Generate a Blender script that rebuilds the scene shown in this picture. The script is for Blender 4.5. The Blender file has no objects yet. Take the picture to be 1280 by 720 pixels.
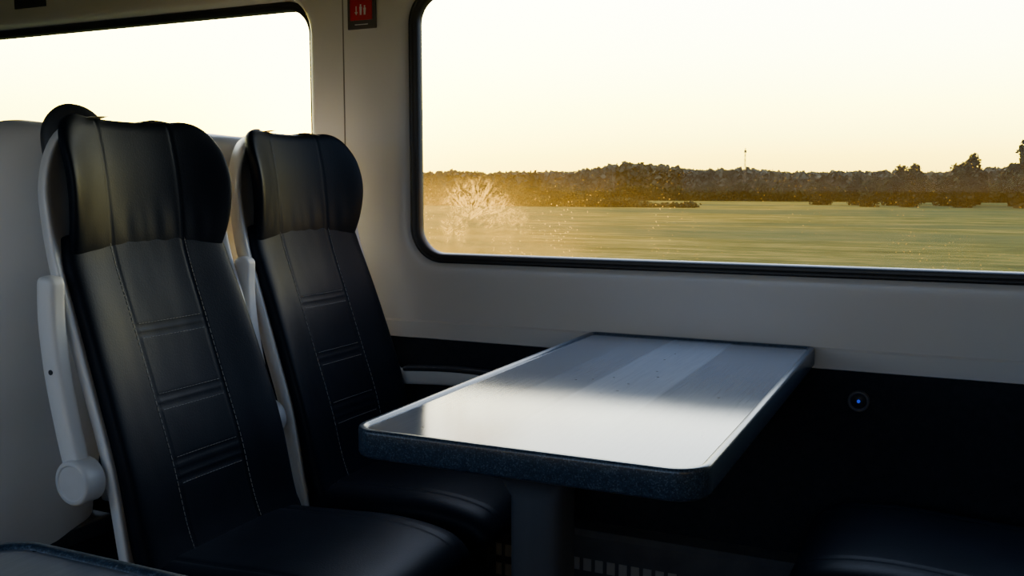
import bpy, bmesh, math, random
from mathutils import Vector, Matrix, noise
random.seed(7)
scene = bpy.context.scene
col = scene.collection

# ---------------------------------------------------------------- helpers
def link(o):
    col.objects.link(o); return o

def mkobj(name, mesh, mats=None, parent=None, label=None, category=None, kind=None, group=None, loc=None, rot=None):
    o = bpy.data.objects.new(name, mesh)
    link(o)
    if mats and mesh is not None and len(mesh.materials) == 0:
        for m in (mats if isinstance(mats, (list, tuple)) else [mats]):
            mesh.materials.append(m)
    if parent: o.parent = parent
    if label: o["label"] = label
    if category: o["category"] = category
    if kind: o["kind"] = kind
    if group: o["group"] = group
    if loc is not None: o.location = loc
    if rot is not None: o.rotation_euler = rot
    return o

def bm2mesh(bm, name, smooth=True):
    bmesh.ops.recalc_face_normals(bm, faces=bm.faces)
    me = bpy.data.meshes.new(name)
    bm.to_mesh(me); bm.free()
    for p in me.polygons: p.use_smooth = smooth
    return me

def smooth_angle(me, ang=35):
    me.update()
    bm = bmesh.new(); bm.from_mesh(me)
    for e in bm.edges:
        if len(e.link_faces) == 2 and e.calc_face_angle(0) > math.radians(ang):
            e.smooth = False
    bm.to_mesh(me); bm.free()
    return me

def box_bm(bm, x0, x1, y0, y1, z0, z1, bevel=0, seg=3, mat=0):
    r = bmesh.ops.create_cube(bm, size=1)
    vs = r['verts']
    for v in vs:
        v.co = Vector(((x0+x1)/2 + v.co.x*(x1-x0), (y0+y1)/2 + v.co.y*(y1-y0), (z0+z1)/2 + v.co.z*(z1-z0)))
    fs = set(f for v in vs for f in v.link_faces)
    for f in fs: f.material_index = mat
    if bevel > 0:
        es = list(set(e for v in vs for e in v.link_edges))
        bmesh.ops.bevel(bm, geom=es, offset=bevel, segments=seg, profile=0.5, affect='EDGES')

def box_mesh(name, *a, **k):
    bm = bmesh.new(); box_bm(bm, *a, **k)
    return smooth_angle(bm2mesh(bm, name))

def cyl_bm(bm, p0, p1, r0, r1=None, n=32, mat=0):
    r1 = r0 if r1 is None else r1
    p0, p1 = Vector(p0), Vector(p1)
    d = (p1-p0).normalized()
    a = d.orthogonal().normalized(); b = d.cross(a)
    A = [bm.verts.new(p0 + r0*(a*math.cos(t)+b*math.sin(t))) for t in [2*math.pi*i/n for i in range(n)]]
    B = [bm.verts.new(p1 + r1*(a*math.cos(t)+b*math.sin(t))) for t in [2*math.pi*i/n for i in range(n)]]
    fs = [bm.faces.new((A[i], A[(i+1)%n], B[(i+1)%n], B[i])) for i in range(n)]
    fs.append(bm.faces.new(A)); fs.append(bm.faces.new(B[::-1]))
    for f in fs: f.material_index = mat

def rings_bm(bm, rings, mats=None, cap0=False, cap1=False):
    loops = [[bm.verts.new(p) for p in r] for r in rings]
    n = len(loops[0])
    for k in range(len(loops)-1):
        for i in range(n):
            f = bm.faces.new((loops[k][i], loops[k][(i+1)%n], loops[k+1][(i+1)%n], loops[k+1][i]))
            if mats: f.material_index = mats[k]
    if cap0: bm.faces.new(loops[0])
    if cap1:
        f = bm.faces.new(loops[-1])
        if mats: f.material_index = mats[-1]
    return loops

def rrect(x0, x1, z0, z1, r, o=0.0, n=10):
    x0 -= o; x1 += o; z0 -= o; z1 += o; r = max(r+o, 0.002)
    out = []
    for cx, cz, a0 in ((x1-r, z1-r, 0), (x0+r, z1-r, 90), (x0+r, z0+r, 180), (x1-r, z0+r, 270)):
        for i in range(n+1):
            a = math.radians(a0 + 90*i/n)
            out.append((cx + r*math.cos(a), cz + r*math.sin(a)))
    return out

# ---------------------------------------------------------------- materials
def newmat(name):
    m = bpy.data.materials.new(name); m.use_nodes = True
    nt = m.node_tree
    return m, nt, nt.nodes["Principled BSDF"]

def N(nt, t, **kw):
    n = nt.nodes.new(t)
    for k, v in kw.items(): setattr(n, k, v)
    return n

def pmat(name, c1, c2=None, rough=0.5, scale=20, bump=0.0, bscale=200, metallic=0.0, coords='Object', spec=0.5, stretch=(1,1,1), lo=0.35, hi=0.65):
    m, nt, b = newmat(name)
    tc = N(nt, 'ShaderNodeTexCoord'); mp = N(nt, 'ShaderNodeMapping')
    mp.inputs['Scale'].default_value = stretch
    nt.links.new(tc.outputs[coords], mp.inputs[0])
    b.inputs['Roughness'].default_value = rough
    b.inputs['Metallic'].default_value = metallic
    b.inputs['Specular IOR Level'].default_value = spec
    c2 = c2 or tuple(min(1, x*1.12) for x in c1)
    nz = N(nt, 'ShaderNodeTexNoise'); nz.inputs['Scale'].default_value = scale; nz.inputs['Detail'].default_value = 4
    nt.links.new(mp.outputs[0], nz.inputs['Vector'])
    rp = N(nt, 'ShaderNodeValToRGB')
    rp.color_ramp.elements[0].position = lo; rp.color_ramp.elements[1].position = hi
    rp.color_ramp.elements[0].color = (*c1, 1); rp.color_ramp.elements[1].color = (*c2, 1)
    nt.links.new(nz.outputs['Fac'], rp.inputs[0])
    nt.links.new(rp.outputs[0], b.inputs['Base Color'])
    if bump > 0:
        n2 = N(nt, 'ShaderNodeTexNoise'); n2.inputs['Scale'].default_value = bscale; n2.inputs['Detail'].default_value = 3
        nt.links.new(mp.outputs[0], n2.inputs['Vector'])
        bp = N(nt, 'ShaderNodeBump'); bp.inputs['Strength'].default_value = bump; bp.inputs['Distance'].default_value = 0.002
        nt.links.new(n2.outputs['Fac'], bp.inputs['Height'])
        nt.links.new(bp.outputs[0], b.inputs['Normal'])
    return m

M_leather = pmat('black_leather', (0.0038, 0.0062, 0.0110), (0.0048, 0.0078, 0.0138), rough=0.45, scale=8, bump=0.15, bscale=300, spec=0.10)
M_stitch = pmat('pale_thread', (0.25, 0.245, 0.23), rough=0.8)
M_shell = pmat('offwhite_plastic', (0.65, 0.645, 0.63), (0.69, 0.685, 0.67), rough=0.42, scale=3, bump=0.05, bscale=400)
M_hub = pmat('grey_plastic', (0.57, 0.565, 0.55), (0.61, 0.605, 0.59), rough=0.4)
M_dark = pmat('dark_plastic', (0.022, 0.024, 0.028), (0.030, 0.033, 0.037), rough=0.45, spec=.3)
M_wall = pmat('pale_wall_laminate', (0.59, 0.58, 0.565), (0.61, 0.60, 0.585), rough=0.5, scale=2, bump=0.05, bscale=500)
M_wall2 = pmat('darkened_wall_laminate', (0.30, 0.32, 0.34), (0.32, 0.34, 0.36), rough=0.6, scale=2)  # darkened copy of the pale laminate, cuts light bounced off the opposite wall
M_lower = pmat('charcoal_blue_panel', (0.011, 0.014, 0.020), (0.015, 0.018, 0.025), rough=0.75, scale=60, bump=0.3, bscale=700, spec=.2)
M_rubber = pmat('black_rubber', (0.008, 0.008, 0.008), (0.014, 0.014, 0.014), rough=0.45)
M_ceil = pmat('ceiling_laminate', (0.22, 0.22, 0.22), rough=0.6, scale=2)
M_end = pmat('end_wall_laminate', (0.10, 0.10, 0.105), rough=0.6, scale=2)
M_carpet = pmat('blue_grey_carpet', (0.02, 0.024, 0.035), (0.04, 0.045, 0.06), rough=0.95, scale=300, bump=0.8, bscale=400)
M_ped = pmat('dark_grey_metal', (0.052, 0.058, 0.070), (0.060, 0.067, 0.080), rough=0.6, scale=40, stretch=(1, 1, .05), spec=.3)
M_metal = pmat('pale_vent_metal', (0.34, 0.32, 0.29), (0.37, 0.35, 0.32), rough=0.5)
M_heater = pmat('grey_heater_cover', (0.07, 0.07, 0.075), (0.09, 0.09, 0.095), rough=0.5)
M_red = pmat('red_sign_enamel', (0.42, 0.004, 0.008), (0.46, 0.006, 0.010), rough=0.4, spec=.3)
M_white = pmat('white_pictogram', (0.62, 0.60, 0.58), rough=0.5)
M_signframe = pmat('sign_frame_brown', (0.05, 0.045, 0.045), rough=0.5)
M_seam = pmat('panel_seam', (0.16, 0.15, 0.13), rough=0.7)

def speckle():
    m, nt, b = newmat('blue_speckled_edge')
    tc = N(nt, 'ShaderNodeTexCoord')
    v = N(nt, 'ShaderNodeTexVoronoi'); v.inputs['Scale'].default_value = 560
    nt.links.new(tc.outputs['Object'], v.inputs['Vector'])
    rp = N(nt, 'ShaderNodeValToRGB'); rp.color_ramp.interpolation = 'CONSTANT'
    e = rp.color_ramp.elements
    e[0].position = 0; e[0].color = (0.016, 0.029, 0.048, 1)
    e[1].position = 0.35; e[1].color = (0.027, 0.047, 0.073, 1)
    e.new(0.62).color = (0.011, 0.020, 0.034, 1)
    e.new(0.88).color = (0.058, 0.085, 0.118, 1)
    sp = N(nt, 'ShaderNodeSeparateColor')
    nt.links.new(v.outputs['Color'], sp.inputs[0]); nt.links.new(sp.outputs[0], rp.inputs[0])
    nt.links.new(rp.outputs[0], b.inputs['Base Color'])
    b.inputs['Roughness'].default_value = 0.28; b.inputs['Specular IOR Level'].default_value = 0.5
    return m
M_speck = speckle()

def laminate():
    m, nt, b = newmat('striped_grey_laminate')
    tc = N(nt, 'ShaderNodeTexCoord'); sx = N(nt, 'ShaderNodeSeparateXYZ')
    nt.links.new(tc.outputs['Object'], sx.inputs[0])
    mr = N(nt, 'ShaderNodeMapRange'); mr.inputs['From Min'].default_value = -0.265; mr.inputs['From Max'].default_value = 0.265
    nt.links.new(sx.outputs['X'], mr.inputs['Value'])
    rp = N(nt, 'ShaderNodeValToRGB')
    e = rp.color_ramp.elements
    tint = lambda c: (c*.92, c*1.02, c*1.22, 1)
    stops = [(0, .135), (.235, .135), (.245, .165), (.395, .165), (.405, .235), (.655, .235), (.665, .160), (1, .140)]
    e[0].position = 0; e[0].color = tint(.135)
    e[1].position = 1; e[1].color = tint(.140)
    for p, c in stops[1:-1]: e.new(p).color = tint(c)
    nt.links.new(mr.outputs[0], rp.inputs[0])
    mp = N(nt, 'ShaderNodeMapping'); mp.inputs['Scale'].default_value = (1, .04, 1)
    nt.links.new(tc.outputs['Object'], mp.inputs[0])
    nz = N(nt, 'ShaderNodeTexNoise'); nz.inputs['Scale'].default_value = 260; nz.inputs['Detail'].default_value = 5
    nt.links.new(mp.outputs[0], nz.inputs['Vector'])
    mx = N(nt, 'ShaderNodeMix', data_type='RGBA', blend_type='MULTIPLY')
    mx.inputs['Factor'].default_value = 0.3
    nt.links.new(rp.outputs[0], mx.inputs['A']); nt.links.new(nz.outputs['Fac'], mx.inputs['B'])
    vo = N(nt, 'ShaderNodeTexVoronoi'); vo.inputs['Scale'].default_value = 24
    nt.links.new(tc.outputs['Object'], vo.inputs['Vector'])
    lt = N(nt, 'ShaderNodeMath'); lt.operation = 'GREATER_THAN'; lt.inputs[1].default_value = 0.065
    nt.links.new(vo.outputs['Distance'], lt.inputs[0])
    mk = N(nt, 'ShaderNodeMix', data_type='RGBA'); mk.inputs['A'].default_value = (.02, .02, .022, 1)
    nt.links.new(lt.outputs[0], mk.inputs['Factor']); nt.links.new(mx.outputs['Result'], mk.inputs['B'])
    nt.links.new(mk.outputs['Result'], b.inputs['Base Color'])
    n3 = N(nt, 'ShaderNodeTexNoise'); n3.inputs['Scale'].default_value = 9; n3.inputs['Detail'].default_value = 6
    nt.links.new(tc.outputs['Object'], n3.inputs['Vector'])
    m3 = N(nt, 'ShaderNodeMapRange'); m3.inputs['To Min'].default_value = 0.06; m3.inputs['To Max'].default_value = 0.13
    nt.links.new(n3.outputs['Fac'], m3.inputs['Value']); nt.links.new(m3.outputs[0], b.inputs['Roughness'])
    n4 = N(nt, 'ShaderNodeTexNoise'); n4.inputs['Scale'].default_value = 900
    nt.links.new(tc.outputs['Object'], n4.inputs['Vector'])
    bp = N(nt, 'ShaderNodeBump'); bp.inputs['Strength'].default_value = .03; bp.inputs['Distance'].default_value = .001
    nt.links.new(n4.outputs['Fac'], bp.inputs['Height']); nt.links.new(bp.outputs[0], b.inputs['Normal'])
    b.inputs['IOR'].default_value = 1.30
    b.inputs['Specular IOR Level'].default_value = 0.5
    return m
M_lam = laminate()

def led():
    m, nt, b = newmat('blue_led')
    b.inputs['Base Color'].default_value = (0.01, 0.02, 0.3, 1)
    b.inputs['Emission Color'].default_value = (0.03, 0.08, 1, 1); b.inputs['Emission Strength'].default_value = 0.6
    return m
M_led = led()

def glass_mat(name, dirt_haze=True):
    m = bpy.data.materials.new(name); m.use_nodes = True
    nt = m.node_tree; nt.nodes.clear()
    out = N(nt, 'ShaderNodeOutputMaterial')
    tr = N(nt, 'ShaderNodeBsdfTransparent'); tr.inputs[0].default_value = (.97, .97, .95, 1)
    gl = N(nt, 'ShaderNodeBsdfGlossy'); gl.inputs['Roughness'].default_value = 0.02
    gl.inputs[0].default_value = (1, 1, 1, 1)
    mix = N(nt, 'ShaderNodeMixShader'); mix.inputs[0].default_value = .012
    nt.links.new(tr.outputs[0], mix.inputs[1]); nt.links.new(gl.outputs[0], mix.inputs[2])
    last = mix
    if dirt_haze:
        tl = N(nt, 'ShaderNodeBsdfTranslucent'); tl.inputs[0].default_value = (.60, .38, .05, 1)  # gold of the low sun put into the dirt and haze colour
        tc = N(nt, 'ShaderNodeTexCoord'); sx = N(nt, 'ShaderNodeSeparateXYZ')
        nt.links.new(tc.outputs['Object'], sx.inputs[0])
        def math_(op, a, b=None, c=None):
            n = N(nt, 'ShaderNodeMath'); n.operation = op
            for i, v in enumerate((a, b, c)):
                if v is None: continue
                if isinstance(v, (int, float)): n.inputs[i].default_value = v
                else: nt.links.new(v, n.inputs[i])
            return n.outputs[0]
        def mrange(v, a, b, c=0.0, d=1.0, smooth=False):
            n = N(nt, 'ShaderNodeMapRange')
            if smooth: n.interpolation_type = 'SMOOTHSTEP'
            n.inputs['From Min'].default_value = a; n.inputs['From Max'].default_value = b
            n.inputs['To Min'].default_value = c; n.inputs['To Max'].default_value = d
            nt.links.new(v, n.inputs['Value']); return n.outputs[0]
        def nz(vec, scale, det=4, rough=.6):
            n = N(nt, 'ShaderNodeTexNoise'); n.inputs['Scale'].default_value = scale; n.inputs['Detail'].default_value = det; n.inputs['Roughness'].default_value = rough
            nt.links.new(vec, n.inputs['Vector']); return n.outputs['Fac']
        wob = math_('MULTIPLY', math_('SUBTRACT', nz(tc.outputs['Object'], 22, 3), .5), .05)
        total = None
        for cx, cz, R, amp, a0, a1 in ((-1.130, 1.008, 0.125, 1.3, .10, .7), (-1.18, .985, 0.06, .6, -1, -.9), (-1.06, 1.02, 0.06, .6, -1, -.9), (-1.00, 1.00, 0.05, .4, -1, -.9)):
            dx = math_('ADD', math_('SUBTRACT', sx.outputs['X'], cx), wob); dz = math_('ADD', math_('SUBTRACT', sx.outputs['Z'], cz), wob)
            ang = math_('ARCTAN2', dz, dx)
            rr = math_('SQRT', math_('ADD', math_('MULTIPLY', dx, dx), math_('MULTIPLY', dz, dz)))
            sn = math_('DIVIDE', dz, math_('ADD', rr, .0001))
            cb = N(nt, 'ShaderNodeCombineXYZ')
            nt.links.new(math_('MULTIPLY', ang, 8.0), cb.inputs[0]); nt.links.new(math_('MULTIPLY', rr, 20.0), cb.inputs[1]); cb.inputs[2].default_value = cx*9
            st = mrange(nz(cb.outputs[0], 1.6, 7, .78), .45, .57)
            pt = mrange(nz(tc.outputs['Object'], 90, 6, .8), .40, .55)
            fo = mrange(rr, R, R*.35, smooth=True)
            v = math_('MULTIPLY', math_('MULTIPLY', math_('MULTIPLY', st, fo), mrange(sn, a0, a1)), math_('MULTIPLY', pt, amp))
            total = v if total is None else math_('ADD', total, v)
        vo = N(nt, 'ShaderNodeTexVoronoi'); vo.inputs['Scale'].default_value = 105
        nt.links.new(tc.outputs['Object'], vo.inputs['Vector'])
        spk = math_('LESS_THAN', vo.outputs['Distance'], 0.14)
        pm = mrange(nz(tc.outputs['Object'], 6, 2), .42, .58)
        low = mrange(sx.outputs['Z'], 1.18, 1.04)
        lx = mrange(sx.outputs['X'], -.3, -1.0, .50, 2.4)
        total = math_('ADD', total, math_('MULTIPLY', math_('MULTIPLY', math_('MULTIPLY', spk, pm), math_('MULTIPLY', low, lx)), .35))
        blot = mrange(nz(tc.outputs['Object'], 5, 7, .7), .42, .75, 0, .20)
        leftw = mrange(sx.outputs['X'], -.55, -1.27, .10, 1.0, smooth=True)
        lowh = mrange(sx.outputs['Z'], 1.18, 1.02, .08, 1.0, smooth=True)
        base = math_('ADD', blot, .15)
        total = math_('ADD', total, math_('MULTIPLY', math_('MULTIPLY', base, leftw), lowh))  # painted sun haze, stronger at left and low, over the real smears and specks
        total = math_('ADD', total, .006)
        total = math_('MINIMUM', total, .92)
        m2 = N(nt, 'ShaderNodeMixShader')
        nt.links.new(total, m2.inputs[0]); nt.links.new(mix.outputs[0], m2.inputs[1]); nt.links.new(tl.outputs[0], m2.inputs[2])
        last = m2
    nt.links.new(last.outputs[0], out.inputs[0])
    return m
M_glass = glass_mat('dusty_hazed_window_glass', True)
M_glass2 = glass_mat('clear_window_glass', False)

# ---------------------------------------------------------------- room shell
X0, X1, YN, YS, ZC = -4.2, 2.2, 0.0, -2.55, 2.12
WZ0, WZ1, WR = 0.915, 1.575, 0.07
WINS = [(-3.46, -1.635), (-1.275, 0.55)]

def wall_with_windows(name, y, s, label, mat):
    bm = bmesh.new()
    edges = []
    def loop(pts):
        vs = [bm.verts.new((p[0], y, p[1])) for p in pts]
        for i in range(len(vs)):
            edges.append(bm.edges.new((vs[i], vs[(i+1) % len(vs)])))
    loop([(X0, .74), (X1, .74), (X1, ZC), (X0, ZC)])
    for a, b in WINS: loop(rrect(a, b, WZ0, WZ1, WR, 0.085, 14))
    bmesh.ops.triangle_fill(bm, use_beauty=True, edges=edges)
    kill = []
    for f in bm.faces:
        c = f.calc_center_median()
        for a, b in WINS:
            if a-0.05 < c.x < b+0.05 and WZ0-0.05 < c.z < WZ1+0.05:
                kill.append(f)
    bmesh.ops.delete(bm, geom=list(set(kill)), context='FACES_ONLY')
    prof = [(.74, 0), (.735, -.005*s), (.694, -.005*s), (.69, .010*s), (0, .010*s)]
    mats = [0, 0, 0, 1]
    for k in range(4):
        (z0, o0), (z1, o1) = prof[k], prof[k+1]
        f = bm.faces.new([bm.verts.new(p) for p in ((X0, y+o0, z0), (X1, y+o0, z0), (X1, y+o1, z1), (X0, y+o1, z1))])
        f.material_index = mats[k]
    me = bm2mesh(bm, name, smooth=False)
    return mkobj(name, me, [mat, M_lower], kind='structure', label=label)

wall_with_windows('wall_north', 0, 1, 'pale laminate carriage side wall with charcoal lower panel', M_wall)
wall_with_windows('wall_south', YS, -1, 'grey laminate carriage side wall with charcoal lower panel', M_wall2)

def plane_obj(name, pts, mat, label):
    bm = bmesh.new(); bm.faces.new([bm.verts.new(p) for p in pts])
    me = bpy.data.meshes.new(name); bm.to_mesh(me); bm.free()
    return mkobj(name, me, mat, kind='structure', label=label)
plane_obj('floor', [(X0, YS-.02, 0), (X1, YS-.02, 0), (X1, .02, 0), (X0, .02, 0)], M_carpet, 'blue grey carpeted carriage floor')
plane_obj('ceiling', [(X0, YS, ZC), (X1, YS, ZC), (X1, 0, ZC), (X0, 0, ZC)], M_ceil, 'pale laminate carriage ceiling')
plane_obj('wall_west', [(X0, YS-.02, 0), (X0, .02, 0), (X0, .02, ZC), (X0, YS-.02, ZC)], M_end, 'grey end wall of the carriage')
plane_obj('wall_east', [(X1, YS-.02, 0), (X1, .02, 0), (X1, .02, ZC), (X1, YS-.02, ZC)], M_end, 'grey end wall of the carriage')

k = 0
for y, s in ((0, 1), (YS, -1)):
    for wi, (a, b) in enumerate(WINS):
        k += 1
        rec = .026 if wi == 0 else 0.0
        bm = bmesh.new()
        prof = [(.085, .0), (.075, -.0003), (.062, -.0010), (.052, -.0010), (.043, .0004), (.036, .003), (.029, .008), (.022, .018+rec)]
        rings_bm(bm, [[(p[0], y+s*dy, p[1]) for p in rrect(a, b, WZ0, WZ1, WR, o, 14)] for o, dy in prof])
        mkobj('trim_%d' % k, bm2mesh(bm, 'window_surround'), M_wall if s > 0 else M_wall2, kind='structure', label='moulded pale window surround')
        bm = bmesh.new()
        prof = [(.024, .022), (.023, .008), (.017, .006), (.012, .010), (.010, .012), (.006, .010), (.000, .014), (-.002, .030), (-.002, .034)]
        rings_bm(bm, [[(p[0], y+s*(dy+rec), p[1]) for p in rrect(a, b, WZ0, WZ1, WR, o, 14)] for o, dy in prof])
        mkobj('trim_%d' % (k+10), bm2mesh(bm, 'window_gasket'), M_rubber, kind='structure', label='black rubber window gasket')
        bm = bmesh.new()
        bm.faces.new([bm.verts.new((p[0], y+s*(.032+rec), p[1])) for p in rrect(a, b, WZ0, WZ1, WR, .004, 14)])
        mkobj('window_%d' % k, bm2mesh(bm, 'window_pane', False), M_glass if (y == 0 and wi == 1) else M_glass2, kind='structure', label='dusty double glazed train window pane')
        L = bpy.data.lights.new('sky_portal', 'AREA'); L.shape = 'RECTANGLE'; L.size = b-a; L.size_y = WZ1-WZ0
        L.cycles.is_portal = True
        lo = link(bpy.data.objects.new('sky_portal', L)); lo.location = ((a+b)/2, y+s*(.04+rec), (WZ0+WZ1)/2)
        lo.rotation_euler = (math.radians(-90 if s > 0 else 90), 0, 0)

mkobj('trim_21', box_mesh('seam', -1.4955, -1.4925, -.0015, .002, .74, ZC), M_seam, kind='structure', label='thin vertical seam between wall panels')
bm = bmesh.new()
pts = [(.010, .262), (-.05, .262), (-.062, .250), (-.062, .045), (-.05, .03), (.01, .03)]
for i in range(len(pts)-1):
    f = bm.faces.new([bm.verts.new(p) for p in ((X0, pts[i][0], pts[i][1]), (X1, pts[i][0], pts[i][1]), (X1, pts[i+1][0], pts[i+1][1]), (X0, pts[i+1][0], pts[i+1][1]))])
bmesh.ops.remove_doubles(bm, verts=bm.verts, dist=1e-5)
mkobj('baseboard_north', bm2mesh(bm, 'heater', False), M_heater, kind='structure', label='grey metal heater cover along the wall')
bm = bmesh.new()
for i in range(16):
    x = -1.02 + i*0.03
    for z in (.165, .115):
        box_bm(bm, x, x+.02, -.064, -.060, z, z+.030)
mkobj('trim_22', bm2mesh(bm, 'vents', False), M_metal, kind='structure', label='short row of vent slots in the heater cover')

# ---------------------------------------------------------------- emergency sign
sx_ = -1.432
sign = mkobj('emergency_sign', box_mesh('sign_frame', sx_-.044, sx_+.044, -.006, 0, 1.500, 1.64, bevel=.002), M_signframe,
             label='small red emergency sign with white pictogram in a brown frame', category='sign')
red = mkobj('red_panel', box_mesh('sign_red', sx_-.034, sx_+.034, -.0085, -.006, 1.522, 1.632, bevel=.001), M_red, parent=sign, label='red enamel panel')
def poly(bm, pts):
    S = .82
    A = [bm.verts.new((sx_+p[0]*S, -.0092, 1.540+p[1]*S)) for p in pts]
    B = [bm.verts.new((sx_+p[0]*S, -.0085, 1.540+p[1]*S)) for p in pts]
    bm.faces.new(A); n = len(pts)
    for i in range(n): bm.faces.new((A[i], A[(i+1) % n], B[(i+1) % n], B[i]))
bm = bmesh.new()
poly(bm, [(-.0185, .022), (-.0155, .022), (-.0155, .004), (-.011, .004), (-.017, -.006), (-.023, .004), (-.0185, .004)])
mkobj('arrow', bm2mesh(bm, 'arrow', False), M_white, parent=red, label='white downward arrow')
for dx, hh in ((.0, .013), (.015, .009)):
    bm = bmesh.new()
    sil = [(dx-.0045, hh+.006), (dx-.0012, hh+.0082)] + [(dx+.0028*math.cos(a), hh+.0115+.0028*math.sin(a)) for a in [math.radians(245-i*310/11) for i in range(12)]] + [(dx+.0012, hh+.0082), (dx+.0045, hh+.006), (dx+.0035, .002), (dx+.0028, -.006), (dx+.0008, -.006), (dx, .001), (dx-.0008, -.006), (dx-.0028, -.006), (dx-.0035, .002)]
    poly(bm, sil)
    mkobj('person_symbol', bm2mesh(bm, 'person_symbol', False), M_white, parent=red, label='white figure symbol')
mkobj('text_line', box_mesh('text_line', sx_-.020, sx_+.020, -.0072, -.006, 1.5105, 1.5120), M_white, parent=sign, label='thin white line of small print')
for i in range(3):
    mkobj('text_line', box_mesh('text_line', sx_-.024, sx_+.020-.006*i, -.0092, -.0085, 1.588+.010*i, 1.5905+.010*i), M_white, parent=red, label='thin white line of small print')

plate = mkobj('seat_label_plate', box_mesh('plate', -2.745, -2.605, -.006, 0, 1.650, 1.74, bevel=.002), M_dark,
              label='small dark seat label plate above the window', category='sign')

# ---------------------------------------------------------------- round button with blue light
def ring(prof, cap1=False, cap0=False):
    bm = bmesh.new()
    rings_bm(bm, [[(-.173+r*math.cos(t), y, .627+r*math.sin(t)) for t in [2*math.pi*i/32 for i in range(32)]] for r, y in prof], cap1=cap1, cap0=cap0)
    return bm
sock = mkobj('wall_button', bm2mesh(ring([(.020, .010), (.020, .003), (.001, .003)], True), 'button_well'), M_dark, label='round dark wall button glowing blue in its centre', category='button')
M_ringm = pmat('button_ring_grey', (.09, .094, .105), rough=.35)
mkobj('ring', bm2mesh(ring([(.023, .010), (.023, -.001), (.021, -.003), (.018, -.003), (.016, .004)]), 'button_ring'), M_ringm, parent=sock, label='grey ring')
bm = bmesh.new(); cyl_bm(bm, (-.173, .004, .627), (-.173, -.000, .627), .0035, n=16)
mkobj('led', bm2mesh(bm, 'led'), M_led, parent=sock, label='small glowing blue light')

# ---------------------------------------------------------------- loft for cushions
def spl(pts, t):
    n = len(pts)-1
    f = min(max(t, 0), 1)*n; i = min(int(f), n-1); u = f-i
    p0 = pts[max(i-1, 0)]; p1 = pts[i]; p2 = pts[i+1]; p3 = pts[min(i+2, n)]
    return tuple(.5*((2*b)+(-a+c)*u+(2*a-5*b+4*c-d)*u*u+(-a+3*b-3*c+d)*u**3) for a, b, c, d in zip(p0, p1, p2, p3))

class Slab:
    def __init__(s, spine, hw, T, rc0, rc1, wing=lambda t: 0, groove=None, pu=7, bow=lambda t, u: 0, Tback=None, we=2.6):
        s.sp = spine; s.hw = hw; s.T = T; s.rc = (rc0, rc1); s.wing = wing; s.groove = groove; s.pu = pu; s.bow = bow
        s.Tb = Tback or T; s.we = we
        s.L = 0; q = spl(spine, 0)
        for i in range(1, 101):
            p = spl(spine, i/100); s.L += math.hypot(p[0]-q[0], p[1]-q[1]); q = p
    def pt(s, t, u, side):
        x, z = spl(s.sp, t)
        a = spl(s.sp, t-.01) if t > .01 else spl(s.sp, 0); b = spl(s.sp, t+.01) if t < .99 else spl(s.sp, 1)
        tx, tz = b[0]-a[0], b[1]-a[1]; l = math.hypot(tx, tz); tx /= l; tz /= l
        nx, nz = tz, -tx
        w = s.hw(t)
        d0 = t*s.L; d1 = (1-t)*s.L
        for d, rc in ((d0, s.rc[0]), (d1, s.rc[1])):
            if d < rc: w -= rc*(1-math.sqrt(max(0, 1-((rc-d)/rc)**2)))
        T = s.T if side > 0 else s.Tb
        e = 1
        for d in (d0, d1):
            rr = max(s.T, s.Tb)*1.1
            if d < rr: e = min(e, math.sqrt(max(0, 1-((rr-d)/rr)**2)))
        au = min(abs(u), 1)
        n = side*T*e*(1-au**s.pu)**(1/2.2)
        y = w*u
        n += s.wing(t)*au**s.we + s.bow(t, u)
        if side > 0 and s.groove: n -= s.groove(y, z, t)*min(1, e)*(1-au**8)
        return Vector((x+nx*n, y, z+nz*n))
    def mesh(s, name, NS=60, NU=40, NB=16):
        bm = bmesh.new()
        us = [math.sin((-1+2*i/NU)*math.pi/2) for i in range(NU+1)]
        ub = [math.sin((1-2*i/NB)*math.pi/2) for i in range(1, NB)]
        rows = []
        for j in range(NS+1):
            q = j/NS; t = q*.45 + .55*(.5-.5*math.cos(math.pi*q)) if NS > 90 else .5-.5*math.cos(math.pi*q)
            row = [bm.verts.new(s.pt(t, u, 1)) for u in us] + [bm.verts.new(s.pt(t, u, -1)) for u in ub]
            rows.append(row)
        n = len(rows[0])
        for j in range(NS):
            for i in range(n):
                bm.faces.new((rows[j][i], rows[j][(i+1) % n], rows[j+1][(i+1) % n], rows[j+1][i]))
        bm.faces.new(rows[0]); bm.faces.new(rows[-1][::-1])
        bmesh.ops.remove_doubles(bm, verts=bm.verts, dist=2e-5)
        return bm2mesh(bm, name)

def gss(d, s): return math.exp(-(d/s)**2)
def sm(a, b, x):
    x = min(1, max(0, (x-a)/(b-a))); return x*x*(3-2*x)
GZ = [(.818, .803), (.690, .673), (.577, .560, .544)]
def groove_back(y, z, t):
    g = .0020*gss(abs(y)-.087, .0028)
    if abs(y) < .090:
        for grp in GZ:
            for zz in grp: g = max(g, .0018*gss(z-zz, .0028))
    g += .0010*noise.noise(Vector((y*9, z*9, 3.1))) + .0005*noise.noise(Vector((y*30, z*12, 6.1)))
    return g
def groove_head(y, z, t):
    g = .0018*gss(abs(y)-.088, .0028)*sm(.02, .12, t)
    f = sm(.06, .25, t)
    g += f*(.0026*noise.noise(Vector((y*34, z*6, 1.7)))*(gss(z-1.01, .045)) + .0006*noise.noise(Vector((y*12, z*9, 9))))
    return g

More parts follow.
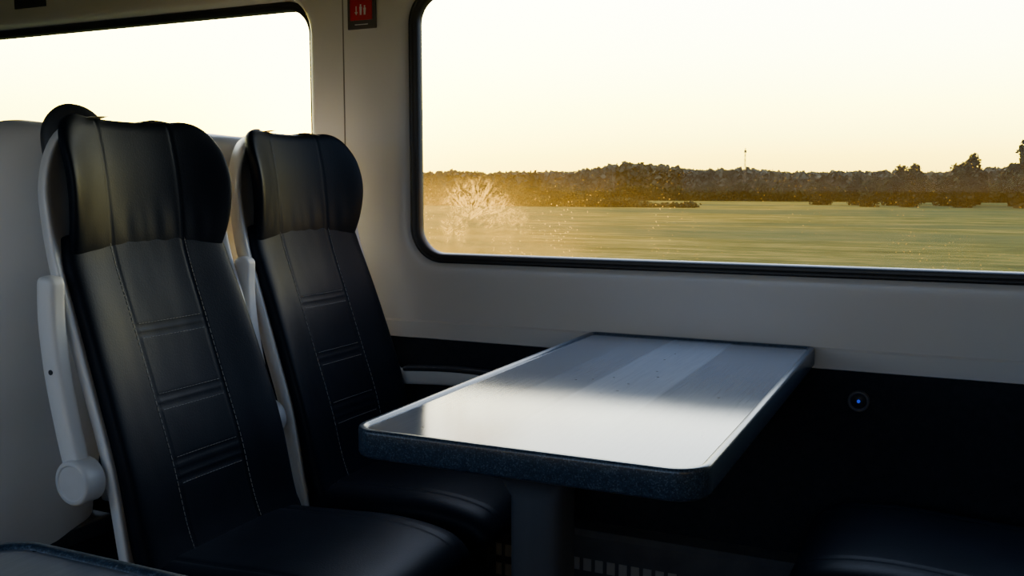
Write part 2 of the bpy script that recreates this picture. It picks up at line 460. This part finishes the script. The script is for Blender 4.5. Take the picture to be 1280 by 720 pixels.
front_back = [(.035, .385), (.004, .46), (-.028, .58), (-.068, .70), (-.112, .83), (-.146, .93), (-.164, .995)]
TB = .040
back_spine = [(x-TB, z) for x, z in front_back]
front_head = [(-.162, .954), (-.161, 1.0), (-.168, 1.07), (-.176, 1.14), (-.190, 1.213)]
TH = .026
head_spine = [(x-TH, z) for x, z in front_head]
def back_hw(t): return .209 - .009*sm(.35, .90, t) - .012*sm(.84, 1.0, t)
backrest = Slab(back_spine, back_hw, TB, .03, .020, wing=lambda t: .032 + .016*math.sin(math.pi*t) + .006*sm(.8, 1, t), groove=groove_back, pu=5.5)
def head_hw(t): return .184 + .013*math.sin(math.pi*min(1, max(0, t/1.12)))**1.2
headrest = Slab(head_spine, head_hw, TH, .008, .068, wing=lambda t: .038+.034*math.sin(math.pi*min(1, max(0, (t-.08)/.97)))**1.4 - .008*sm(.75, 1, t), groove=groove_head, pu=5, we=2.5)
ME_back = backrest.mesh('backrest', 190, 140, 16)
ME_head = headrest.mesh('headrest', 110, 140, 16)
shell_spine = [(-.058, .30), (-.088, .42), (-.117, .58), (-.153, .70), (-.195, .83), (-.232, .95), (-.252, 1.08), (-.268, 1.210)]
shell = Slab(shell_spine, lambda t: .221-.004*t, .028, .02, .165, wing=lambda t: .080, pu=5, Tback=.028, we=3.0)
ME_shell = shell.mesh('shell', 60, 60, 30)
cush_spine = [(.402, .358), (.378, .385), (.28, .397), (.15, .390), (.0, .382), (-.06, .385)]
cush = Slab(cush_spine, lambda t: .214, .052, .05, .02, wing=lambda t: .010, pu=7,
            groove=lambda y, z, t: .003*gss(abs(y)-.15, .005)+.0015*noise.noise(Vector((y*10, t*5, 2))))
ME_cush = cush.mesh('seat_cushion', 70, 90, 14)

bm = bmesh.new()
def dash(p, q, r=.0006):
    cyl_bm(bm, p, q, r, n=5)
def surf(slab, y, t, off=.0006):
    w = slab.hw(t); p = slab.pt(t, y/w, 1); return p + Vector((off, 0, 0))
for yy in (-.092, .092):
    t = .05
    while t < .95:
        dash(surf(backrest, yy, t), surf(backrest, yy, t+.011)); t += .015
def t_of_z(z):
    lo, hi = 0, 1
    for _ in range(30):
        m = (lo+hi)/2
        if spl(back_spine, m)[1] < z: lo = m
        else: hi = m
    return lo
for grp in GZ:
    for zz in (grp[0]+.006, grp[-1]-.006):
        t = t_of_z(zz); y = -.078
        while y < .076:
            dash(surf(backrest, y, t), surf(backrest, y+.006, t), .0005); y += .0080
ME_stitch = bm2mesh(bm, 'stitching', False)

def make_arm(L, name):
    a = Slab([(-.030, .000), (.0, .004), (L*.30, .013), (L*.55, .016), (L*.80, .010), (L, -.005)], lambda t: .017, .020, .008, .016, pu=5)
    return a.mesh(name, 40, 16, 16)
ME_arm = make_arm(.352, 'armrest')
ME_arm_long = make_arm(.43, 'armrest')
pad = Slab([(.425, .025), (.38, .032), (.2, .037), (.05, .029)], lambda t: .018, .007, .01, .01, pu=5)
ME_pad = pad.mesh('arm_pad', 24, 12, 8)
bm = bmesh.new()
prof = [(.039, -.014), (.039, -.0195), (.037, -.0225), (.034, -.0235), (.031, -.0235), (.029, -.0215), (.001, -.0215)]
rings_bm(bm, [[(r*math.cos(t), y, r*math.sin(t)) for t in [2*math.pi*i/40 for i in range(40)]] for r, y in [(.039, .015)]+prof], cap0=True, cap1=True)
ME_hub = smooth_angle(bm2mesh(bm, 'hub'), 40)
bm = bmesh.new(); cyl_bm(bm, (.19, -.0150, .012), (.19, -.0180, .012), .0045, n=16)
ME_screw = smooth_angle(bm2mesh(bm, 'screw'), 40)
bm = bmesh.new()
box_bm(bm, -.09, .34, -.20, .20, .285, .33, bevel=.008)
box_bm(bm, -.02, .28, -.15, -.11, .0, .29, bevel=.008)
box_bm(bm, -.02, .28, .11, .15, .0, .29, bevel=.008)
ME_base = smooth_angle(bm2mesh(bm, 'seat_base'))
bm = bmesh.new()
hp = [(-.240, -.110, 1.10), (-.252, -.118, 1.155), (-.256, -.116, 1.196), (-.248, -.100, 1.221), (-.236, -.078, 1.222), (-.226, -.060, 1.210), (-.218, -.045, 1.19)]
hp2 = [Vector(spl(hp, i/32)) for i in range(33)]
rings = []
for i, p in enumerate(hp2):
    q = i/32
    e = min(1, math.sqrt(max(0.02, min(q, 1-q)*8)))
    ra, rb = (.028-.012*q)*e, (.025-.011*q)*e
    t = (hp2[min(i+1, 32)]-hp2[max(i-1, 0)]).normalized()
    up = Vector((1, 0, 0)); up = (up-t*up.dot(t)).normalized(); sd = t.cross(up)
    rings.append([p+up*ra*math.cos(2*math.pi*k/20)+sd*rb*math.sin(2*math.pi*k/20) for k in range(20)])
rings_bm(bm, rings, cap0=True, cap1=True)
ME_handle = bm2mesh(bm, 'grab_handle')

def make_seat(x, y, rot, arms, handle, label, headz=0.0):
    root = mkobj('train_chair', None, label=label, category='seat', group='black leather train seats', loc=(x, y, 0), rot=(0, 0, rot))
    mkobj('seat_cushion', ME_cush, M_leather, parent=root)
    b = mkobj('backrest', ME_back, M_leather, parent=root)
    mkobj('stitching', ME_stitch, M_stitch, parent=b, label='pale thread stitching')
    mkobj('headrest', ME_head, M_leather, parent=root, loc=(0, 0, headz))
    mkobj('seat_shell', ME_shell, M_shell, parent=root, label='off-white plastic seat shell')
    mkobj('seat_base', ME_base, M_dark, parent=root, label='dark metal seat base')
    for ys, ang in arms:
        sg = 1 if ys > 0 else -1
        a = mkobj('armrest', ME_arm if ang else ME_arm_long, M_shell, parent=root, loc=(-.080, ys*.2425, .592), rot=(0, math.radians(-ang), 0), label='off-white plastic armrest')
        h = mkobj('hub', ME_hub, M_hub, parent=a, label='round grey pivot cap')
        if sg > 0: h.rotation_euler = (math.pi, 0, 0)
        if ys == .999: h.scale = (1, .7, 1)
        if ys == -1 and rot == 0: mkobj('screw', ME_screw, M_dark, parent=a, label='small dark screw')
        if ang == 0: mkobj('arm_pad', ME_pad, M_dark, parent=a, label='dark padded top')
    if handle:
        h = mkobj('grab_handle', ME_handle, M_dark, parent=root, label='dark grey plastic grab handle')
        if handle > 0: h.scale = (1, -1, 1)
    return root

YA, YW = -.785, -.30
make_seat(-1.25, YA, 0, [(-1, 99), (.999, 99)], -1, 'black leather aisle seat with raised white armrest facing the table')
make_seat(-1.25, YW, 0, [(.999, 0)], 0, 'black leather window seat with white shell facing the table')
make_seat(-1.85, YA, math.pi, [(1, 99)], 0, 'black leather seat turned away, pale shell showing behind another seat', -.05)
make_seat(-1.85, YW, math.pi, [], 0, 'black leather seat turned away, pale shell showing behind another seat', -.05)
make_seat(.20, YW, math.pi, [], 0, 'shadowed black leather seat across the table by the window')
make_seat(.20, YA, math.pi, [(1, 99)], 1, 'shadowed black leather seat across the table by the aisle')

# ---------------------------------------------------------------- tables
def table_meshes(W, L):
    def outline(o):
        n = 10; out = []
        x0, x1, y0, y1 = -W/2+o, W/2-o, -L+o, -o
        for cx, cy, a0, r in ((x1, y1, 0, .02), (x0, y1, 90, .02), (x0, y0, 180, .045), (x1, y0, 270, .050)):
            r = max(r-o, .003)
            ccx = cx - r if a0 in (0, 270) else cx + r
            ccy = cy - r if a0 in (0, 90) else cy + r
            for i in range(n+1):
                a = math.radians(a0+90*i/n); out.append((ccx+r*math.cos(a), ccy+r*math.sin(a)))
        return out
    bm = bmesh.new()
    prof = [(.03, -.040), (.006, -.040), (.002, -.038), (.0, -.034), (.0, -.003), (.001, .0012), (.003, .0025), (.009, .0025), (.012, .001), (.014, -.003)]
    rings_bm(bm, [[(p[0], p[1], z) for p in outline(o)] for o, z in prof], cap0=True)
    edge = smooth_angle(bm2mesh(bm, 'table_edge'), 50)
    bm = bmesh.new()
    bm.faces.new([bm.verts.new((p[0], p[1], -.0015)) for p in outline(.0125)])
    top = bm2mesh(bm, 'table_top', False)
    return edge, top
ME_edge, ME_top = table_meshes(.522, 1.02)
bm = bmesh.new()
def oval(a, b, z, y0=-.88):
    pw = .55
    return [(-.010+a*math.copysign(abs(math.cos(t))**pw, math.cos(t)), y0+b*math.copysign(abs(math.sin(t))**pw, math.sin(t)), z) for t in [2*math.pi*i/48 for i in range(48)]]
rings_bm(bm, [oval(.11, .11, -.739), oval(.11, .11, -.730), oval(.10, .10, -.724), oval(.050, .054, -.715), oval(.041, .045, -.69), oval(.041, .045, -.10), oval(.055, .06, -.07), oval(.12, .10, -.050), oval(.12, .10, -.040)], cap0=True, cap1=True)
ME_ped_ = smooth_angle(bm2mesh(bm, 'pedestal'), 40)
def make_table(x, y, rot, label):
    t = mkobj('train_table', None, loc=(x, y, .74), rot=(0, 0, rot), label=label, category='table', group='speckled edge train tables')
    mkobj('table_edge', ME_edge, M_speck, parent=t, label='blue speckled table edge with raised lip')
    mkobj('table_top', ME_top, M_lam, parent=t, label='striped grey glossy laminate surface')
    mkobj('pedestal', ME_ped_, M_ped, parent=t, label='dark grey metal pedestal leg')
make_table(-.525, -.008, 0, 'rectangular train table with glossy striped grey top and blue speckled edge')
make_table(-.585, YS+.008, math.pi, 'rounded corner of a speckled blue table across the aisle')

# ---------------------------------------------------------------- outside
GZ0 = -3.0
def field_mat():
    m, nt, b = newmat('grass_field')
    tc = N(nt, 'ShaderNodeTexCoord'); mp = N(nt, 'ShaderNodeMapping'); mp.inputs['Scale'].default_value = (.30, 1, 1)
    nt.links.new(tc.outputs['Object'], mp.inputs[0])
    nz = N(nt, 'ShaderNodeTexNoise'); nz.inputs['Scale'].default_value = .42; nz.inputs['Detail'].default_value = 12; nz.inputs['Roughness'].default_value = .78
    nt.links.new(mp.outputs[0], nz.inputs['Vector'])
    def rmp(a, c, d):
        rp = N(nt, 'ShaderNodeValToRGB'); e = rp.color_ramp.elements
        e[0].position = .38; e[0].color = (*a, 1); e[1].position = .62; e[1].color = (*d, 1); e.new(.5).color = (*c, 1)
        nt.links.new(nz.outputs['Fac'], rp.inputs[0]); return rp
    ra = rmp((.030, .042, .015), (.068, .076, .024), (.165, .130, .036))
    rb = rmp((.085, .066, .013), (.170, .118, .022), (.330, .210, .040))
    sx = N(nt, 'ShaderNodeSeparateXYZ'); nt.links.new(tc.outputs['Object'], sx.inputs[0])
    gx = N(nt, 'ShaderNodeMapRange', interpolation_type='SMOOTHSTEP'); gx.inputs['From Min'].default_value = -3; gx.inputs['From Max'].default_value = -34  # goldener grass towards the left: low-sun glow put into the colour
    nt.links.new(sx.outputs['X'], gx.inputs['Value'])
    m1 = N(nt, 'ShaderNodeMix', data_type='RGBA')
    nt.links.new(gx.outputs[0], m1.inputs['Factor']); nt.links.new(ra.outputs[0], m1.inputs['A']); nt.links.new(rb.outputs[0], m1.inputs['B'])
    n2 = N(nt, 'ShaderNodeTexNoise'); n2.inputs['Scale'].default_value = .045; n2.inputs['Detail'].default_value = 6; n2.inputs['Roughness'].default_value = .65
    nt.links.new(mp.outputs[0], n2.inputs['Vector'])
    mr = N(nt, 'ShaderNodeMapRange', interpolation_type='SMOOTHSTEP'); mr.inputs['From Min'].default_value = .44; mr.inputs['From Max'].default_value = .58; mr.inputs['To Max'].default_value = .65
    nt.links.new(n2.outputs['Fac'], mr.inputs['Value'])
    mx = N(nt, 'ShaderNodeMix', data_type='RGBA'); mx.inputs['B'].default_value = (.040, .060, .028, 1)
    nt.links.new(mr.outputs[0], mx.inputs['Factor']); nt.links.new(m1.outputs['Result'], mx.inputs['A'])
    nt.links.new(mx.outputs['Result'], b.inputs['Base Color'])
    b.inputs['Roughness'].default_value = 1; b.inputs['Specular IOR Level'].default_value = 0
    return m
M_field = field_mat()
bm = bmesh.new()
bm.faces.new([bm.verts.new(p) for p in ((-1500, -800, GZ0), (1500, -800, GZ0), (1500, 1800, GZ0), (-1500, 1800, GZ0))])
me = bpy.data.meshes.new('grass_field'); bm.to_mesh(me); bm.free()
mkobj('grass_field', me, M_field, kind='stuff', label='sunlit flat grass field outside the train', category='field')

M_tree = pmat('tree_foliage', (.050, .048, .022), (.066, .062, .030), rough=1, scale=.8, spec=0)  # lighter and warmer than the near trees: distance haze in the colour
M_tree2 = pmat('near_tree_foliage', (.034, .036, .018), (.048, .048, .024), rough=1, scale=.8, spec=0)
M_treefar = pmat('distant_foliage_haze', (.110, .094, .052), (.125, .106, .060), rough=1, scale=.2, spec=0)  # pale warm tint paints sunlit distance haze into the foliage colour
M_hedge = pmat('hedge_foliage', (.036, .038, .015), (.052, .050, .020), rough=1, scale=.8, spec=0)
M_bark = pmat('bark', (.01, .008, .006), rough=.9)

class Leafy:
    """clouds of small randomly turned leaf-clump faces"""
    def __init__(s, seed):
        s.v = []; s.f = []; s.r = random.Random(seed)
    def clump(s, c, sz):
        r = s.r
        a = Vector((r.gauss(0, 1), r.gauss(0, 1), r.gauss(0, 1))).normalized()
        b = a.orthogonal().normalized(); d = a.cross(b)
        th = r.uniform(0, 6.28); b, d = b*math.cos(th)+d*math.sin(th), d*math.cos(th)-b*math.sin(th)
        i = len(s.v)
        for k in range(5):
            t = 2*math.pi*k/5; q = sz*r.uniform(.5, 1.2)
            s.v.append(c+b*q*math.cos(t)+d*q*math.sin(t))
        s.f.append(tuple(range(i, i+5)))
    def lobe(s, c, R, n, sz):
        for _ in range(n):
            d = Vector((s.r.gauss(0, 1), s.r.gauss(0, 1), s.r.gauss(0, 1))).normalized()
            s.clump(c + d*R*(s.r.random()**.4)*1.05, sz*s.r.uniform(.6, 1.3))
    def mesh(s, name, trunk=None):
        me = bpy.data.meshes.new(name)
        v = [tuple(p) for p in s.v]; f = list(s.f); nf = len(f)
        if trunk:
            H, rb = trunk; n = 7; i = len(v)
            for z, rr in ((0, rb), (H, rb*.4)):
                for k in range(n):
                    t = 2*math.pi*k/n; v.append((rr*math.cos(t), rr*math.sin(t), z))
            for k in range(n): f.append((i+k, i+(k+1) % n, i+n+(k+1) % n, i+n+k))
        me.from_pydata(v, [], f)
        for p in me.polygons[nf:]: p.material_index = 1
        me.update(); return me

def tree_mesh(seed, H=12, W=9):
    L_ = Leafy(seed); rnd = L_.r
    L_.lobe(Vector((0, 0, H*.24)), .35*W, 620, .55)
    for _ in range(10):
        L_.lobe(Vector((rnd.uniform(-.30, .30)*W, rnd.uniform(-.28, .28)*W, H*rnd.uniform(.14, .64))), rnd.uniform(.14, .22)*W, 240, .45)
    L_.lobe(Vector((rnd.uniform(-.10, .10)*W, 0, H*.74)), .18*W, 230, .40)
    L_.lobe(Vector((rnd.uniform(-.08, .08)*W, 0, H*.86)), .11*W, 110, .34)
    return L_.mesh('tree', (H*.6, .25))
SPEC = ((1, 12, 11), (2, 11, 12), (3, 12, 9.5), (4, 11, 12), (5, 12.5, 10.5))
TM = [tree_mesh(s, H, W) for s, H, W in SPEC]
TN = [m.copy() for m in TM]
def put_tree(x, y, sc, lab='leafy tree dark against the evening sky beyond the field', near=False):
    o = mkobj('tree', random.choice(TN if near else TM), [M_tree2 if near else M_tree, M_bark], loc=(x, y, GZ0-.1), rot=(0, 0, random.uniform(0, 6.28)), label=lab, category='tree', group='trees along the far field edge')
    o.scale = (sc*random.uniform(.9, 1.0), sc*.92, sc*random.uniform(.9, 1.12))
for row in range(3):
    x = -200 + row*3
    while x < 48:
        fr = (x+200)/240
        sc = random.uniform(.44, .76) * (.42 + .46*min(1, fr*1.2))
        if random.random() < .16: sc *= 1.3
        put_tree(x, 286+row*15 + random.uniform(-1, 1), sc)
        x += sc*14.5 + random.uniform(0, 2 + 4*(1-fr))
for x, y, sc in ((-16, 203, .50), (-8.5, 203, .68), (1, 203, .86), (13.0, 202, 1.05), (27, 203, 1.1), (-27, 219, .50), (-20, 219, .60), (-11, 219, .76), (0, 220, .92), (13, 220, 1.15), (29, 220, 1.2), (-9, 237, .85), (3, 238, 1.0), (17, 239, 1.2)):
    put_tree(x, y, sc, 'larger dark tree standing nearer beside the field', True)

def leaf_band(name, x0, x1, y, depth, hfun, rr, step, sz, n, mat, label, seed, rows=2, hj=.12):
    L_ = Leafy(seed); rnd = L_.r; x = x0
    while x < x1:
        for j in range(rows):
            h = hfun(x)*(1+rnd.uniform(-hj, hj)); r = rr*rnd.uniform(.75, 1.25)
            yy = y + depth*j/max(1, rows-1) + rnd.uniform(-.1, .1)*depth
            zz = h - r
            while zz > -r*.6:
                L_.lobe(Vector((x+rnd.uniform(-.5, .5)*step, yy, GZ0+zz)), r, n, sz); zz -= r*1.1
        x += step
    return mkobj(name, L_.mesh(name), mat, kind='stuff', label=label, category='vegetation')
def hfar(x):
    u = x/560
    return 12.5 + 5.5*gss(u+.335, .06) + .8*math.sin(u*21) + .6*math.sin(u*53)
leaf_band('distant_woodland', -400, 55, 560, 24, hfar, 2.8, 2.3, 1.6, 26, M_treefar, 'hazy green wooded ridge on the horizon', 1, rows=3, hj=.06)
leaf_band('hedgerow', -112, -46, 178, 4, lambda x: 2.7*min(1, max(.35, (-42-x)/30))*(1+.18*math.sin(x*.5)), .9, .9, .3, 30, M_hedge, 'dark hedge crossing the field', 2, rows=3)
leaf_band('hedgerow', -175, 42, 266, 5, lambda x: 3.4+.8*math.sin(x*.21)+.5*math.sin(x*.77), 1.2, 1.2, .5, 40, M_hedge, 'long dark hedge along the far field edge', 3, rows=2, hj=.2)

M_mast = pmat('weathered_mast_steel', (.06, .05, .035), rough=.8)
bm = bmesh.new()
MH = 20.0
for dx, dy in ((-.6, -.4), (.6, -.4), (0, .6)):
    cyl_bm(bm, (dx, dy, 0), (dx*.3, dy*.3, MH), .09, .06, n=6)
for i in range(10):
    z = i*MH/10; s0 = 1-.7*z/MH; s1 = 1-.7*(z+2)/MH
    P = [(-.6, -.4), (.6, -.4), (0, .6)]
    for k2 in range(3):
        a, b = P[k2], P[(k2+1) % 3]
        cyl_bm(bm, (a[0]*s0, a[1]*s0, z), (b[0]*s1, b[1]*s1, z+MH/10), .04, n=5)
cyl_bm(bm, (0, 0, 18), (0, 0, 19), .5, n=10)
mkobj('radio_mast', bm2mesh(bm, 'radio_mast', False), M_mast, loc=(-80.5, 400, GZ0), label='thin lattice radio mast above the treeline', category='mast')

# ---------------------------------------------------------------- world
w = bpy.data.worlds.new('evening_sky'); scene.world = w; w.use_nodes = True
nt = w.node_tree; nt.nodes.clear()
out = N(nt, 'ShaderNodeOutputWorld'); bg = N(nt, 'ShaderNodeBackground')
tc = N(nt, 'ShaderNodeTexCoord'); sx = N(nt, 'ShaderNodeSeparateXYZ')
nt.links.new(tc.outputs['Generated'], sx.inputs[0])
SUN = Vector((-.60, .80, .065)).normalized()
dt = N(nt, 'ShaderNodeVectorMath'); dt.operation = 'DOT_PRODUCT'; dt.inputs[1].default_value = SUN
nt.links.new(tc.outputs['Generated'], dt.inputs[0])
fr = N(nt, 'ShaderNodeMapRange', interpolation_type='SMOOTHSTEP'); fr.inputs['From Min'].default_value = .15; fr.inputs['From Max'].default_value = .74
nt.links.new(dt.outputs['Value'], fr.inputs['Value'])
def ramp(els):
    r = N(nt, 'ShaderNodeValToRGB'); e = r.color_ramp.elements
    e[0].position, e[0].color = els[0][0], (*els[0][1], 1)
    e[1].position, e[1].color = els[-1][0], (*els[-1][1], 1)
    for p, c in els[1:-1]: e.new(p).color = (*c, 1)
    nt.links.new(sx.outputs['Z'], r.inputs[0]); return r
warm = ramp([(0, (.44, .28, .008)), (.03, (.62, .45, .024)), (.08, (.95, .83, .15)), (.13, (1, .98, .42)), (.19, (1, 1, .70)), (.25, (.56, .62, .64)), (.55, (.24, .31, .44))])
cool = ramp([(0, (.40, .46, .55)), (.2, (.30, .44, .68)), (1, (.18, .32, .62))])
ws = N(nt, 'ShaderNodeVectorMath'); ws.operation = 'SCALE'; ws.inputs['Scale'].default_value = 17.0
cs = N(nt, 'ShaderNodeVectorMath'); cs.operation = 'SCALE'; cs.inputs['Scale'].default_value = 3.0
nt.links.new(warm.outputs[0], ws.inputs[0]); nt.links.new(cool.outputs[0], cs.inputs[0])
mx = N(nt, 'ShaderNodeMix', data_type='RGBA')
nt.links.new(fr.outputs[0], mx.inputs['Factor']); nt.links.new(cs.outputs[0], mx.inputs['A']); nt.links.new(ws.outputs[0], mx.inputs['B'])
mx0 = N(nt, 'ShaderNodeMath'); mx0.operation = 'MAXIMUM'; mx0.inputs[1].default_value = 0
nt.links.new(dt.outputs['Value'], mx0.inputs[0])
cur = mx.outputs['Result']
for ex, c in ((30, (8.0, 5.6, .1)), (350, (22.0, 10.0, .4))):
    pw = N(nt, 'ShaderNodeMath'); pw.operation = 'POWER'; pw.inputs[1].default_value = ex
    nt.links.new(mx0.outputs[0], pw.inputs[0])
    gc = N(nt, 'ShaderNodeVectorMath'); gc.operation = 'SCALE'; gc.inputs[0].default_value = c
    nt.links.new(pw.outputs[0], gc.inputs['Scale'])
    ad = N(nt, 'ShaderNodeVectorMath'); ad.operation = 'ADD'
    nt.links.new(cur, ad.inputs[0]); nt.links.new(gc.outputs[0], ad.inputs[1]); cur = ad.outputs[0]
nt.links.new(cur, bg.inputs['Color']); bg.inputs['Strength'].default_value = 1.0
nt.links.new(bg.outputs[0], out.inputs[0])

L = bpy.data.lights.new('sun', 'SUN'); L.energy = 14.0; L.color = (1, .60, .18); L.angle = math.radians(1.2)
so = link(bpy.data.objects.new('sun', L)); so.rotation_euler = (-SUN).to_track_quat('-Z', 'Y').to_euler()

# ---------------------------------------------------------------- camera
cam = bpy.data.cameras.new('camera'); co = link(bpy.data.objects.new('camera', cam))
cam.sensor_width = 36; cam.lens = 36*1187/1280; cam.clip_start = .02; cam.clip_end = 4000
sy, cy = math.sin(math.radians(25)), math.cos(math.radians(25)); sp_, cp = .1064, .9943
F = Vector((-sy*cp, cy*cp, -sp_))
co.location = (0, -2.145, 1.09)
co.rotation_euler = F.to_track_quat('-Z', 'Y').to_euler()
scene.camera = co
